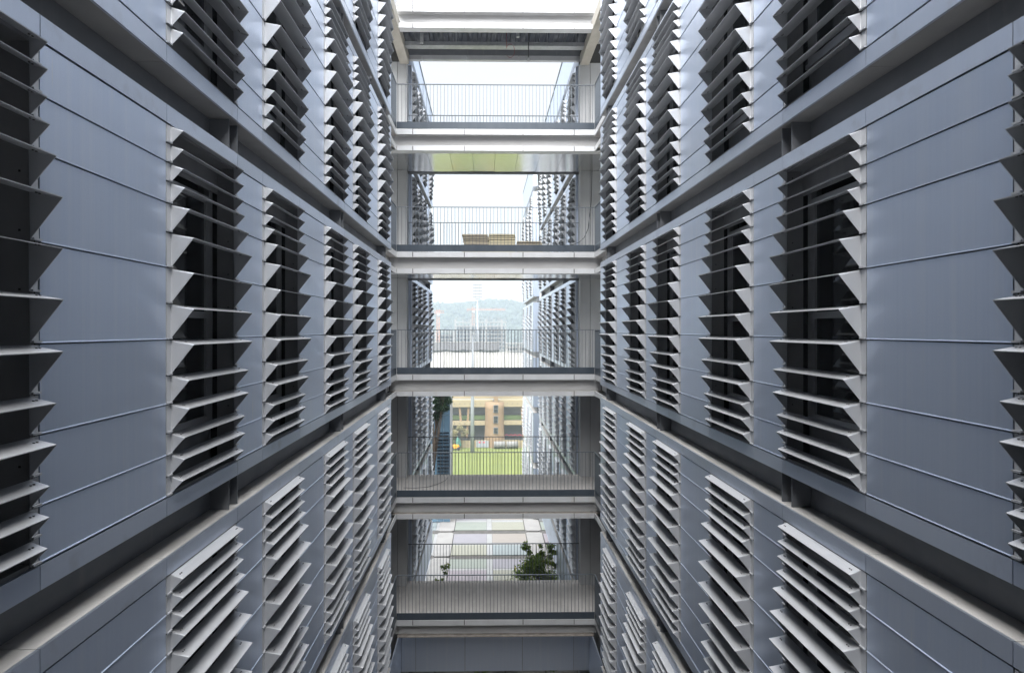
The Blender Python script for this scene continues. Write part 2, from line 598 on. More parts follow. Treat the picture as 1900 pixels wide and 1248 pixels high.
def wing(name, label, s, X0, D0, D1, starts, w, storeys, ztop, zlow=-11.3, depth=9.0, zpodium=-13.6, plates=(), near=True, group=None, ground_in=2.6):
    """a building wing: s=+1 faces +x (stands on the left), s=-1 faces -x"""
    root = thing(name, (X0 - s * 3.0, (D0 + D1) / 2, zpodium), label, 'building', group)
    louvers, panels, fascias = [], [], []
    # mass behind the cladding
    mb = MB()
    xa, xb = sorted((X0 - s * 0.425, X0 - s * depth))
    mb.box(xa, xb, D0 + 0.02, D1 - 0.02, zlow + 0.03, ztop - 0.05)
    xa2, xb2 = sorted((X0 - s * ground_in, X0 - s * depth + s * 0.5))
    mb.box(xa2, xb2, D0 + 0.3, D1 - 0.3, zpodium, zlow + 0.02)
    mb.v = [(a - WORLD[root][0], b - WORLD[root][1], c - WORLD[root][2]) for a, b, c in mb.v]
    obj('wall', mb.mesh('wing_wall', M['core']), root, WORLD[root])
    # cut of the elevation along D: windows and strips
    ed = []
    cur = D0
    for st in starts:
        if st > cur + 0.02:
            ed.append(('p', cur, st))
        ed.append(('w', st, st + w))
        cur = st + w
    if D1 > cur + 0.02:
        ed.append(('p', cur, D1))
    for sk in storeys:
        zb, zt = storey_z(sk)
        z0, z1 = zb + FASC + 0.01, zt - FASC - 0.01
        rows = []
        z = z1
        for k in range(7):
            hh = LOUVER_H[2 * k] + LOUVER_H[2 * k + 1]
            rows.append((z - hh, hh))
            z -= hh
        for kind, a, b in ed:
            bbx = sorted((X0, X0 + s * 0.02))
            fascias.append((fascia_mesh(b - a, s, True), (X0, a, zt - FASC), None, (*bbx, a, b, zt - FASC, zt), None))
            fascias.append((fascia_mesh(b - a, s, False), (X0, a, zb), None, (*bbx, a, b, zb, zb + FASC), None))
            if kind == 'p':
                for zz, hh in rows:
                    r = (random.uniform(-0.0012, 0.0012), 0, random.uniform(-0.0016, 0.0016))
                    panels.append((panel_mesh(b - a, hh, s, 'panel'), (X0, a, zz), None, (*bbx, a, b, zz, zz + hh), None))
            else:
                bbw = (*bbx, a, b, z0, z1)
                wd = window_parts(root, s, X0, a, w, sk)
                z = z1
                for h in LOUVER_H:
                    me = louver_mesh(h, w, s)
                    bbl = sorted((X0, X0 + s * 0.6 * h))
                    louvers.append((me, (X0, a, z), (0, random.uniform(-.010, .010), random.uniform(-.0012, .0012)), (*bbl, a, b, z - h, z), wd))
                    z -= h
        # end panels closing the storey at both ends
        mb = MB()
        xa, xb = sorted((-s * 0.43, -s * 0.034))
        for d0, d1 in ((D0 + 0.004, D0 + 0.03), (D1 - 0.03, D1 - 0.004)):
            mb.box(xa, xb, d0, d1, zb + 0.03, zt - 0.03)
        obj('end_panel', mb.mesh('end_panel', M['panel']), root, (X0, 0, 0))
        # dark joint backing behind the fascia joints
        mb = MB()
        xa, xb = sorted((-s * 0.034, -s * 0.03))
        for kind, a, b in ed:
            if kind == 'p':
                mb.box(xa, xb, a, b, zb + 0.03, zt - 0.03)
        obj('joint_backing', mb.mesh('joint_backing', M['sealant']), root, (X0, 0, 0))
    # recess beams with stiffener plates
    ks = list(storeys) + [storeys[-1] + 1]
    for k in ks:
        mb = MB()
        xa, xb = sorted((-s * 0.40, -s * 0.27))
        mb.box(xa, xb, D0 + 0.05, D1 - 0.05, G(k) - GAP + 0.002, G(k) - 0.002)
        be = obj('edge_beam', mb.mesh('edge_beam', M['beam']), root, (X0, 0, 0))
        for d in plates:
            mb = MB()
            xa, xb = sorted((-s * 0.269, -s * 0.055))
            mb.box(xa, xb, d, d + 0.014, G(k) - GAP + 0.003, G(k) - 0.003)
            obj('stiffener_plate', mb.mesh('stiffener_plate', M['beam']), be, (X0, 0, 0))
    # the band under the lowest recess
    zt = G(storeys[0]) - GAP
    for kind, a, b in ed:
        bbx = sorted((X0, X0 + s * 0.02))
        fascias.append((fascia_mesh(b - a, s, True), (X0, a, zt - FASC), None, (*bbx, a, b, zt - FASC, zt), None))
        panels.append((panel_mesh(b - a, zt - FASC - zlow, s, 'panel'), (X0, a, zlow), None, (*bbx, a, b, zlow, zt - FASC), None))
    mb = MB()
    xa, xb = sorted((-s * 0.034, -s * 0.5))
    mb.box(xa, xb, D0 + 0.01, D1 - 0.01, zlow, zlow + 0.025)
    mb.box(xa, xb, D0 + 0.01, D0 + 0.03, zlow + 0.025, zt - 0.03)
    mb.box(xa, xb, D1 - 0.03, D1 - 0.01, zlow + 0.025, zt - 0.03)
    obj('soffit', mb.mesh('soffit', M['fascia']), root, (X0, 0, 0))
    # parapet
    zp = G(storeys[-1] + 1)
    mb = MB()
    xa, xb = sorted((-s * 0.30, 0.0))
    mb.box(xa, xb, D0, D1, zp, ztop)
    par = obj('parapet', mb.mesh('parapet', M['panel']), root, (X0, 0, 0))
    mb = MB()
    xa, xb = sorted((-s * 0.33, s * 0.03))
    mb.box(xa, xb, D0 - 0.02, D1 + 0.02, ztop + 0.002, ztop + 0.06)
    obj('coping', mb.mesh('coping', M['rail']), par, (X0, 0, 0))
    emit('cladding_panel', 'cladding', panels, root)
    emit('fascia_panel', 'fascia_run', fascias, root)
    emit('louver', 'louver_bank', louvers, root)
    return root


XL, XR = -2.77, 3.35
STARTS = [-6.5, -2.5, 0.06, 2.60, 5.96, 8.50, 11.70, 14.23, 17.45]
PLATES = [1.7, 1.95, 7.55, 7.80, 13.30, 13.55, 19.0, 19.25]
wing('building_wing', 'grey aluminium clad wing with louver hoods filling the left half, five storeys high', 1, XL, -8.95, 19.95, STARTS, 1.68,
     range(-2, 3), 10.7, plates=PLATES, ground_in=0.6)
wing('building_wing', 'grey aluminium clad wing with louver hoods filling the right half, facing the other wing', -1, XR, -8.95, 19.95, STARTS, 1.68,
     range(-2, 3), 10.7, plates=PLATES, ground_in=0.6)
wing('building_wing', 'short louvered wing behind the footbridges on the left, seen through their openings', 1, XL, 25.42, 35.3,
     [25.5, 27.7, 29.8, 33.0], 1.3, range(-2, 3), 11.0, near=False, plates=[28.8, 34.6])
wing('building_wing', 'longer louvered wing behind the footbridges on the right, with six columns of hoods', -1, XR, 25.42, 43.0,
     [25.5, 28.6, 31.3, 34.8, 37.9, 41.0], 1.4, range(-2, 3), 11.7, near=False, plates=[30.2, 36.3, 42.0])
wing('building_wing', 'farthest pale louvered block, its end wall showing past the longer right wing', -1, XR, 48.5, 62.0,
     [49.8, 53.9, 59.4], 1.5, range(-3, 3), 12.3, zlow=-15.4, zpodium=-35.2, near=False)

# unseen wall added behind the camera to hold back light from the rear
rear = boxo('rear_light_blocker', M['core'], None, -12, 12, -10.0, -9.0, -13.6, 10.7, kind='structure')

boxo('side_light_blocker', M['core'], None, -9.0, -5.25, 19.98, 25.38, -13.6, -1.8, kind='structure')  # added masses beside the lower bridges, blocking light from the open sides
boxo('side_light_blocker', M['core'], None, 5.85, 9.0, 19.98, 25.38, -13.6, -1.8, kind='structure')

# ------------------------------------------------------------------ footbridges between the wings
BF, BB = 21.9, 25.35                     # front and back of the decks
BXL, BXR = -2.876, 3.50
JX = [BXL, -2.35, -0.70, 1.185, 2.83, BXR]
LEVEL = {2: 'highest', 1: 'second highest', 0: 'middle', -1: 'second lowest', -2: 'lowest'}
BLABEL = {2: 'topmost railed footbridge, open white sky behind its railing',
          1: 'railed footbridge second from the top, carrying stacked boards on its deck',
          0: 'middle railed footbridge, hazy hill and tower block behind its railing',
          -1: 'railed footbridge with the green lawn and stadium behind it',
          -2: 'lowest railed footbridge, above the pastel paving and the plain panel band'}
BAR = {}


def bar_mesh(h):
    key = round(h, 3)
    if key not in BAR:
        BAR[key] = MB().box(-0.0065, 0.0065, -0.011, 0.011, 0, h).mesh('baluster', M['rail'])
    return BAR[key]


def strip_row(root, z0, z1, yf, mat, name='fascia_panel', th=0.03):
    for a, b in zip(JX[:-1], JX[1:]):
        boxo(name, M[mat], root, a + 0.012, b - 0.012, yf, yf + th, z0, z1)
    for xj in JX[1:-1]:
        boxo('joint_strip', M['sealant'], root, xj - 0.03, xj + 0.03, yf + th + 0.0004, yf + th + 0.0016, z0 + 0.004, z1 - 0.004)


def side_strips(root, z0, z1, mat, name='side_fascia', y0=20.0, over=0.0):
    boxo(name, M[mat], root, BXL - 0.03, BXL, y0, BF + over, z0, z1)
    boxo(name, M[mat], root, BXR, BXR + 0.03, y0, BF + over, z0, z1)


def bands(root, k):
    """the fascia, recessed beam and lower fascia that wrap round from the wings"""
    g = G(k)
    strip_row(root, g, g + 0.17, BF, 'bridge_fascia')
    side_strips(root, g, g + 0.17, 'bridge_fascia')
    boxo('fascia_return', M['bridge_fascia'], root, BXL + 0.002, BXR - 0.002, BF + 0.032, BF + 0.26, g + 0.003, g + 0.03)
    boxo('edge_beam', M['white_steel'], root, BXL - 0.24, BXR + 0.24, BF + 0.26, BF + 0.36, g - GAP, g + 0.002)
    boxo('side_beam', M['white_steel'], root, BXL - 0.36, BXL - 0.26, 20.0, BF + 0.258, g - GAP, g)
    boxo('side_beam', M['white_steel'], root, BXR + 0.26, BXR + 0.36, 20.0, BF + 0.258, g - GAP, g)


def lower_band(root, k):
    g = G(k)
    strip_row(root, g - GAP - FASC, g - GAP, BF, 'bridge_fascia')
    side_strips(root, g - GAP - FASC, g - GAP, 'bridge_fascia')
    boxo('ledge', M['ledge_dirt'], root, BXL - 0.24, BXR + 0.24, BF + 0.032, BF + 0.258, g - GAP - 0.03, g - GAP - 0.002)


def footbridge(k):
    g = G(k)
    root = thing('footbridge', (0.3, 23.5, g), BLABEL[k], 'footbridge', 'footbridges linking the two wings')
    f = g + 0.17
    boxo('deck', M['concrete'], root, -5.2, 5.8, BF + 0.27, BB, g + 0.004, f)
    boxo('side_deck', M['concrete'], root, -5.2, BXL - 0.032, 20.02, BF + 0.268, g + 0.004, f)
    boxo('side_deck', M['concrete'], root, BXR + 0.032, 5.8, 20.02, BF + 0.268, g + 0.004, f)
    bands(root, k)
    if k > -2:
        lower_band(root, k)
        boxo('lip', M['bridge_fascia'], root, -5.0, 5.6, BF + 0.032, BF + 0.40, g - GAP - FASC + 0.003, g - GAP - FASC + 0.02)
        n = 12
        x0, x1 = -4.2, 4.8
        for i in range(n):
            a = x0 + (x1 - x0) * i / n
            b = x0 + (x1 - x0) * (i + 1) / n
            boxo('soffit_panel', M['soffit'], root, a + 0.004, b - 0.004, BF + 0.40, BB - 0.16, g - 0.46, g - 0.44,
                 rot=(random.uniform(-.003, .003), random.uniform(-.003, .003), 0))
        boxo('back_beam', M['beam'], root, -5.0, 5.6, BB - 0.155, BB, g - 0.50, g + 0.002)
    else:
        # plain cladding band under the lowest bridge, set back behind a dirty ledge
        boxo('ledge', M['ledge_dirt'], root, BXL + 0.02, BXR - 0.02, BF + 0.05, BF + 0.75, g - GAP - 0.03, g - GAP - 0.004)
        xl, xr = -2.80, 3.41
        jx = [xl, -2.33, -0.70, 1.20, 2.90, xr]
        for a, b in zip(jx[:-1], jx[1:]):
            boxo('fascia_panel', M['fascia'], root, a + 0.005, b - 0.005, BF + 0.72, BF + 0.75, g - GAP - FASC - 0.03, g - GAP - 0.032)
            boxo('cladding_panel', M['panel'], root, a + 0.005, b - 0.005, BF + 0.726, BF + 0.756, -11.30, g - GAP - FASC - 0.045)
        boxo('band_backing', M['sealant'], root, xl, xr, BF + 0.76, BF + 0.80, -11.28, g - GAP - 0.04)
        boxo('band_side', M['panel'], root, -2.84, xl - 0.003, 20.0, BF + 0.75, -11.3, g - GAP - 0.035)
        boxo('band_side', M['panel'], root, xr + 0.003, 3.45, 20.0, BF + 0.75, -11.3, g - GAP - 0.035)
        boxo('back_beam', M['beam'], root, -5.0, 5.6, BB - 0.155, BB, g - 0.50, g + 0.002)
    # front railing: kick plate, balusters, rail; returns along the wing ends
    rl = boxo('railing', M['rail'], root, BXL + 0.03, BXR - 0.03, BF + 0.005, BF + 0.055, g + 1.595, g + 1.615)
    kz0, kz1 = g + 0.185, g + 0.40
    boxo('kick_plate', M['kick'], rl, BXL + 0.012, BXR - 0.012, BF + 0.012, BF + 0.028, kz0, kz1)
    me = bar_mesh(1.595 - 0.40 - 0.002)
    n = int((BXR - BXL - 0.1) / 0.1135)
    for i in range(n + 1):
        obj('baluster', me, rl, (BXL + 0.06 + i * 0.1135, BF + 0.03, kz1 + 0.001))
    for xx, sg in ((BXL, 1), (BXR, -1)):
        sr = boxo('side_rail', M['rail'], root, xx - 0.02, xx + 0.02, 20.04, BF + 0.0, g + 1.595, g + 1.615)
        boxo('kick_plate', M['kick'], sr, xx - 0.008, xx + 0.008, 20.04, BF + 0.0, kz0, kz1)
        for i in range(17):
            obj('baluster', me, sr, (xx, 20.08 + i * 0.1135, kz1 + 0.001), (0, 0, math.pi / 2))
    # back railing
    br = boxo('railing', M['rail'], root, -2.86, 3.42, BB - 0.26, BB - 0.21, f + 1.425, f + 1.445)
    me2 = bar_mesh(1.42)
    for i in range(55):
        obj('baluster', me2, br, (-2.82 + i * 0.1135, BB - 0.235, f + 0.002))
    return root


for k in (2, 1, 0, -1, -2):
    footbridge(k)

# roof-level bridge: parapet, beam and an unfinished underside
g3 = G(3)
rb = thing('roof_bridge', (0.3, 23.5, g3), 'roof level bridge with exposed corrugated decking and cable tray underneath', 'bridge')
strip_row(rb, g3, g3 + 0.17, BF, 'bridge_fascia')
strip_row(rb, g3 + 0.18, g3 + 1.05, BF + 0.003, 'bridge_fascia', 'parapet_panel')
side_strips(rb, g3, g3 + 1.05, 'bridge_fascia')
boxo('fascia_return', M['bridge_fascia'], rb, BXL + 0.002, BXR - 0.002, BF + 0.034, BF + 0.26, g3 + 0.003, g3 + 0.03)
boxo('edge_beam', M['white_steel'], rb, BXL - 0.24, BXR + 0.24, BF + 0.26, BF + 0.36, g3 - GAP, g3 + 0.002)
lower_band(rb, 3)
boxo('lip', M['bridge_fascia'], rb, -3.2, 3.8, BF + 0.032, BF + 0.34, g3 - GAP - FASC + 0.003, g3 - GAP - FASC + 0.02)
mb = MB()                                            # corrugated metal decking
x = -3.2
prof = []
while x < 3.9:
    prof += [(x, 0.0), (x + 0.16, 0.0), (x + 0.19, 0.06), (x + 0.31, 0.06)]
    x += 0.34
for (a, za), (b, zb_) in zip(prof[:-1], prof[1:]):
    mb.poly([(a, BF + 0.4, za), (b, BF + 0.4, zb_), (b, BB - 0.4, zb_), (a, BB - 0.4, za)])
obj('corrugated_deck', mb.mesh('corrugated_deck', M['decking']), rb, (0, 0, 10.34))
boxo('roof_slab', M['concrete'], rb, -5.2, 5.8, BF + 0.36, BB, 10.42, 10.62)
boxo('back_beam', M['beam'], rb, -3.4, 4.0, BB - 0.30, BB - 0.12, 10.05, 10.41)
strip_z = (9.88, 10.046)
for a, b in zip(JX[:-1], JX[1:]):
    boxo('back_fascia', M['bridge_fascia'], rb, a + 0.006, b - 0.006, BB - 0.28, BB - 0.1, *strip_z)
boxo('deck_hanger', M['galv'], rb, -2.25, -2.13, 23.2, 23.32, 9.72, 10.33)
boxo('deck_hanger', M['galv'], rb, 1.02, 1.12, 22.9, 23.02, 9.82, 10.33)
for xa, xb in ((-3.12, -2.80), (3.42, 3.74)):
    boxo('side_beam', M['tan_steel'], rb, xa, xb, 20.0, 24.83, 9.62, 9.98)
tray = boxo('cable_tray', M['galv'], rb, -2.8, 3.4, 23.62, 23.92, 9.80, 9.81)
boxo('tray_edge', M['galv'], tray, -2.8, 3.4, 23.60, 23.615, 9.80, 9.93)
boxo('tray_edge', M['galv'], tray, -2.8, 3.4, 23.925, 23.94, 9.80, 9.93)
for xx in (-2.2, -1.05, 0.05, 1.05, 2.1, 3.1):
    boxo('tray_hanger', M['galv'], tray, xx, xx + 0.025, 23.57, 23.596, 9.76, 10.33)
mb = MB()
pts = [(0.70, 23.4, 10.2), (0.70, 23.4, 9.8)] + [(0.84 + 0.14 * math.cos(math.pi - a), 23.4, 9.62 + 0.19 * math.sin(math.pi - a) - 0.16 * (a / 6.3))
                                                   for a in [i * 0.45 for i in range(14)]]
mb.tube(pts, 0.008, 6)
obj('red_cable', mb.mesh('red_cable', M['red_cable'], True), rb, (0, 0, 0))
hook = thing('hanging_hook', (1.43, 23.0, 9.1), 'thin dark rod with a ring hanging from the roof bridge underside', 'hook')
mb = MB().tube([(1.43, 23.0, 9.16), (1.43, 23.0, 10.33)], 0.02, 6)
mb.v = [(a - 1.43, b - 23.0, c - 9.1) for a, b, c in mb.v]
obj('rod', mb.mesh('rod', M['black_cable']), hook, (1.43, 23.0, 9.1))
mb = MB().tube([(0.06 * math.cos(a), 0, 0.06 * math.sin(a)) for a in [i * math.pi / 6 for i in range(13)]], 0.013, 6)
obj('ring', mb.mesh('ring', M['galv'], True), hook, (1.43, 23.0, 9.1))

# clad columns at the back corners of the decks
for nm, lab, xa, xm, xb in (('clad_column', 'tall pale clad column carrying the left ends of the footbridges', -3.95, -3.22, -2.885),
                            ('clad_column', 'tall pale clad column carrying the right ends of the footbridges', 3.43, 3.80, 4.55)):
    c = thing(nm, ((xa + xb) / 2, 25.1, -13.6), lab, 'column')
    boxo('shaft', M['sealant'], c, xa + 0.02, xb - 0.02, 24.89, 25.38, -13.6, 11.0)
    for k in range(-3, 3):
        z0, z1 = G(k) + 0.172, G(k + 1) - 0.465
        boxo('column_panel', M['column'], c, xa, xm - 0.008, 24.85, 25.40, z0, z1)
        boxo('column_panel', M['column'], c, xm + 0.008, xb, 24.853, 25.403, z0, z1)

# ------------------------------------------------------------------ ground, terrace, lawn
ZF = -35.2            # playing field level
ZC = -13.6            # paved terrace between the wings
M['earth'] = noise_mat('dry_earth', (0.26, 0.22, 0.16), (0.18, 0.19, 0.11), 0.95, 0, (0.05, 0.05, 1), 1.0, 8)
M['lawn'] = noise_mat('lawn_grass', (0.085, 0.11, 0.02), (0.115, 0.135, 0.03), 0.9, 0, (0.06, 0.12, 1), 1.0, 9, 0.3, 0.7,
                      second=((0.18, 0.16, 0.07), (0.02, 0.3, 1), 1.0, 0.6, 0.85, 0.5))
M['paving'] = noise_mat('pale_paving', (0.34, 0.337, 0.335), (0.29, 0.287, 0.285), 0.75, 0, (1, 1, 1), 1.5, 8, 0.3, 0.7)
M['channel'] = noise_mat('drain_channel', (0.13, 0.127, 0.124), (0.095, 0.093, 0.09), 0.85, 0, (2, 2, 1), 1.5, 7)
M['white_band'] = noise_mat('white_paving_band', (0.36, 0.37, 0.38), (0.33, 0.34, 0.35), 0.6, 0, (2, 2, 1), 1.0, 6)
PASTEL = {'green': (0.56, 0.68, 0.58), 'yellow': (0.70, 0.72, 0.55), 'lilac': (0.60, 0.59, 0.71), 'peach': (0.74, 0.65, 0.57),
          'blue': (0.53, 0.68, 0.73), 'pink': (0.68, 0.59, 0.69)}
for n_, c_ in PASTEL.items():
    c_ = tuple((v * 0.6 + 0.26) * 0.45 for v in c_)
    M['tile_' + n_] = noise_mat('paving_' + n_, c_, tuple(v * 0.93 for v in c_), 0.65, 0, (1.3, 1.3, 1), 1.5, 7, 0.3, 0.7)

boxo('ground', M['earth'], None, -3000, 3000, -600, 4000, ZF - 0.4, ZF - 0.004, kind='structure')
mb = MB()
mb.poly([(-70, 100, 0), (90, 100, 0), (90, 203.5, 0), (-70, 203.5, 0)])
obj('lawn', mb.mesh('lawn', M['lawn']), None, (0, 0, ZF), kind='structure')
boxo('terrace', M['channel'], None, -16, 17, -14, 52, ZF - 0.2, ZC, kind='structure')
court = obj('court_paving', None, None, (0, 42, ZC), kind='structure')
court['kind'] = 'structure'


def slab(name, mat, x0, x1, y0, y1, h=0.05):
    boxo(name, mat, court, x0, x1, y0, y1, ZC + 0.004, ZC + h)


rows = [(48.65, 50.6, 'lilac', 'peach', 'green', 'pink'), (46.2, 48.1, 'green', 'yellow', 'blue', 'green'),
        (43.45, 45.35, 'lilac', 'peach', 'green', 'pink'), (41.1, 43.0, 'yellow', 'blue', 'pink', 'green'),
        (38.8, 40.36, 'green', 'lilac', 'blue', 'yellow'), (36.6, 38.5, 'pink', 'yellow', 'green', 'blue'),
        (33.9, 35.8, 'blue', 'green', 'lilac', 'pink'), (31.7, 33.6, 'yellow', 'pink', 'green', 'blue')]
for y0, y1, ca, cb, cl, cr in rows:
    slab('paving_tile', M['tile_' + ca], -2.12, 0.03, y0, y1)
    slab('paving_tile', M['tile_' + cb], 0.40, 2.60, y0, y1)
    slab('paving_tile', M['tile_' + cl], -4.4, -3.42, y0, y1)
    slab('paving_tile', M['tile_' + cr], 3.78, 4.8, y0, y1)
for y0, y1 in ((46.2, 51.9), (41.1, 45.35), (36.6, 40.36), (31.7, 35.8)):
    slab('white_band', M['white_band'], 0.045, 0.385, y0, y1, 0.046)
    slab('white_band', M['white_band'], -3.40, -3.22, y0, y1, 0.046)
for y0, y1 in ((48.12, 48.63), (43.02, 43.43), (38.52, 38.78), (33.62, 33.88)):
    for xa, xb in ((-2.12, 0.03), (0.40, 2.60)):
        slab('white_band', M['white_band'], xa, xb, y0, y1, 0.046)
for y0, y1 in ((45.9, 51.9), (40.8, 45.5), (36.2, 40.5), (31.2, 35.95)):
    for xa, xb in ((-3.20, -2.16), (2.65, 3.70)):
        me = MB()
        c = 0.14
        me.prism([(xa + c, y0), (xb - c, y0), (xb, y0 + c), (xb, y1 - c), (xb - c, y1), (xa + c, y1), (xa, y1 - c), (xa, y0 + c)], 'z', 0.004, 0.09)
        me.v = [(a, b - 42, z) for a, b, z in me.v]
        obj('walkway_slab', me.mesh('walkway_slab', M['paving']), court, (0, 42, ZC))
slab('paving_strip', M['channel'], -16, 17, -14, 31.0, 0.03)

# ------------------------------------------------------------------ trees
M['leaf'] = None


def leaf_mat(name, a, b):
    m = noise_mat(name, a, b, 0.55, 0, (3, 3, 3), 1.0, 3, 0.35, 0.65)
    nt = m.node_tree
    bs = nt.nodes['Principled BSDF']
    tr = nt.nodes.new('ShaderNodeBsdfTranslucent')
    tr.inputs[0].default_value = (*[min(1, v * 1.5) for v in b], 1)
    mx = nt.nodes.new('ShaderNodeMixShader')
    mx.inputs[0].default_value = 0.4
    out = nt.nodes['Material Output']
    nt.links.new(bs.outputs[0], mx.inputs[1])
    nt.links.new(tr.outputs[0], mx.inputs[2])
    nt.links.new(mx.outputs[0], out.inputs[0])
    return m


M['leaf_green'] = leaf_mat('green_leaves', (0.09, 0.16, 0.022), (0.16, 0.24, 0.035))
M['leaf_dark'] = leaf_mat('dark_leaves', (0.02, 0.045, 0.02), (0.035, 0.07, 0.03))
M['leaf_dry'] = leaf_mat('dry_leaves', (0.20, 0.20, 0.10), (0.28, 0.25, 0.14))
M['leaf_yellow'] = newmat('yellowing_leaf', (0.42, 0.36, 0.04), 0.6)
M['bark'] = noise_mat('bark', (0.14, 0.10, 0.07), (0.08, 0.06, 0.045), 0.9, 0, (6, 6, 2), 1.0, 6)


def tree(name, label, base, height, crown, nleaf, leaf, mat, clumps, cat='tree', seed=1, trunk_r=0.06, group=None):
    """crown: list of ellipsoids (dx, dy, z, rx, ry, rz) relative to the base"""
    rnd = random.Random(seed)
    root = thing(name, base, label, cat, group)
    tb = MB()
    top = (crown[0][0], crown[0][1], height * 0.93)
    n = 6
    tb.tube([(top[0] * (i / n) ** 1.3 + rnd.uniform(-.03, .03) * height * .3, top[1] * (i / n) ** 1.3, top[2] * i / n) for i in range(n + 1)],
            [trunk_r * (1 - 0.85 * i / n) for i in range(n + 1)], 7)
    centres = []
    for (dx, dy, z, rx, ry, rz) in crown:
        for _ in range(max(3, int(clumps * rx * rz / max(c_[3] * c_[5] for c_ in crown)))):
            while True:
                p = Vector((rnd.uniform(-1, 1), rnd.uniform(-1, 1), rnd.uniform(-1, 1)))
                if p.length < 1 and p.length > 0.35:
                    break
            centres.append((Vector((dx + p.x * rx, dy + p.y * ry, z + p.z * rz)), min(rx, ry, rz) * rnd.uniform(0.3, 0.55)))
    for c, r in centres[::2]:
        s = rnd.uniform(0.35, 0.8)
        st = Vector((top[0] * s ** 1.3, top[1] * s ** 1.3, min(top[2] * s, c.z)))
        mid = (st + c) / 2 + Vector((0, 0, 0.06 * height * rnd.uniform(-.5, 1)))
        tb.tube([st, mid, c], [trunk_r * 0.35, trunk_r * 0.2, trunk_r * 0.06], 5)
    obj('trunk', tb.mesh('trunk', M['bark'], True), root, base)
    lb = MB()
    for i in range(nleaf):
        c, r = rnd.choice(centres)
        d = Vector((rnd.gauss(0, 1), rnd.gauss(0, 1), rnd.gauss(0, 1)))
        d = d.normalized() * r * rnd.random() ** 0.45
        p = c + d
        ax = Vector((rnd.gauss(0, 1), rnd.gauss(0, 1), rnd.gauss(-0.5, 0.7))).normalized()
        sd_ = ax.cross(Vector((rnd.gauss(0, 1), rnd.gauss(0, 1), rnd.gauss(0, 1)))).normalized()
        nn = ax.cross(sd_)
        L = leaf * rnd.uniform(0.7, 1.3)
        W = L * 0.2
        mi = 1 if rnd.random() < 0.02 else 0
        lb.poly([p, p + ax * L * 0.5 + sd_ * W + nn * L * .06, p + ax * L, p + ax * L * 0.5 - sd_ * W + nn * L * .06], mi)
    me = bpy.data.meshes.new('crown')
    me.from_pydata(lb.v, [], lb.f)
    me.materials.append(mat)
    me.materials.append(M['leaf_yellow'] if mat is M['leaf_green'] else mat)
    me.polygons.foreach_set('material_index', lb.m)
    obj('crown', me, root, base)
    return root


tree('leafy_tree', 'green leafy tree rising in front of the pastel paving, right side', (2.62, 32.6, ZC), 3.6,
     [(-0.25, 0, 1.45, 1.1, 0.85, 1.1), (-0.2, 0, 2.45, 0.65, 0.5, 0.7), (-0.66, 0, 3.1, 0.22, 0.2, 0.6), (0.05, 0, 3.15, 0.18, 0.16, 0.45), (0.5, 0, 2.6, 0.22, 0.2, 0.8), (-1.0, 0, 1.6, 0.32, 0.3, 0.5)],
     8500, 0.14, M['leaf_green'], 60, seed=4)
tree('sapling', 'thin sapling with few leaves over the pale paving, left side', (-2.25, 33.0, ZC), 2.6,
     [(0.35, 0, 2.1, 0.28, 0.25, 0.32), (0.05, 0, 1.55, 0.2, 0.2, 0.25)], 330, 0.12, M['leaf_green'], 4, seed=9, trunk_r=0.02)
for i, (x, d, hh, lab) in enumerate(((-2.0, 26.6, 2.05, 'low leafy shrub under the plain panel band, near its left end'),
                                     (-0.15, 26.3, 1.95, 'low leafy shrub under the plain panel band, left of its middle'),
                                     (0.75, 26.9, 2.0, 'low leafy shrub under the plain panel band, at its middle'),
                                     (2.3, 26.5, 2.1, 'low leafy shrub under the plain panel band, near its right end'))):
    tree('shrub', lab, (x, d, ZC), hh, [(0, 0, hh * 0.62, 0.55, 0.5, hh * 0.38)], 900, 0.13, M['leaf_green'] if i % 2 else M['leaf_dark'], 9,
         'shrub', seed=20 + i, trunk_r=0.025, group='shrubs under the lowest footbridge')

# ------------------------------------------------------------------ low glazed block beyond the left wing
M['blue_glass'] = noise_mat('blue_curtain_glass', (0.14, 0.25, 0.36), (0.19, 0.31, 0.42), 0.15, 0.35, (0.6, 0.6, 0.5), 1.0, 5, 0.3, 0.7, rand=0.12)
M['dark_slat'] = newmat('dark_blue_slat', (0.03, 0.045, 0.065), 0.4, 0.2)
gx0, gx1, gd = -9.0, -2.53, 48.0
gb = thing('glazed_block', (-5.5, 50, ZC), 'low block with a dark blue glass wall beyond the left wing', 'building')
boxo('wall', M['core'], gb, gx0, gx1, gd + 0.06, gd + 3.5, ZF, -3.4)
px = gx1
i = 0
while px > gx0 + 0.5:
    z = -13.5
    while z < -3.6:
        boxo('glass_pane', M['blue_glass'], gb, px - 0.44, px - 0.012, gd, gd + 0.03, z + 0.012, z + 1.24,
             rot=(random.uniform(-.006, .006), 0, random.uniform(-.006, .006)))
        z += 1.25
    px -= 0.45
for cx_ in (gx1 - 0.28, gx1 - 0.72):
    z = -12.2
    n = 0
    while z < -7.3:
        hh = 0.11 + 0.07 * math.sin(n * 1.1) ** 2
        mb = MB().prism([(gd - 0.02, 0), (gd - 0.02 - hh * 1.2, hh), (gd - 0.02, hh)], 'x', -0.19, 0.19)
        obj('slat', mb.mesh('slat', M['dark_slat']), gb, (cx_ + random.uniform(-.02, .02), 0, z))
        z += hh + 0.10
        n += 1
tree('glass_reflection_tree', 'dark tree standing in for the reflection in the blue glass wall', (-3.75, 46.8, ZC), 9.8,
     [(0.5, 0, 9.0, 0.85, 0.7, 1.0), (0.1, 0, 8.2, 0.5, 0.5, 0.7)], 7000, 0.2, M['leaf_dark'], 40, seed=31, trunk_r=0.09)  # tree added as a stand-in for dark foliage reflected in the glass

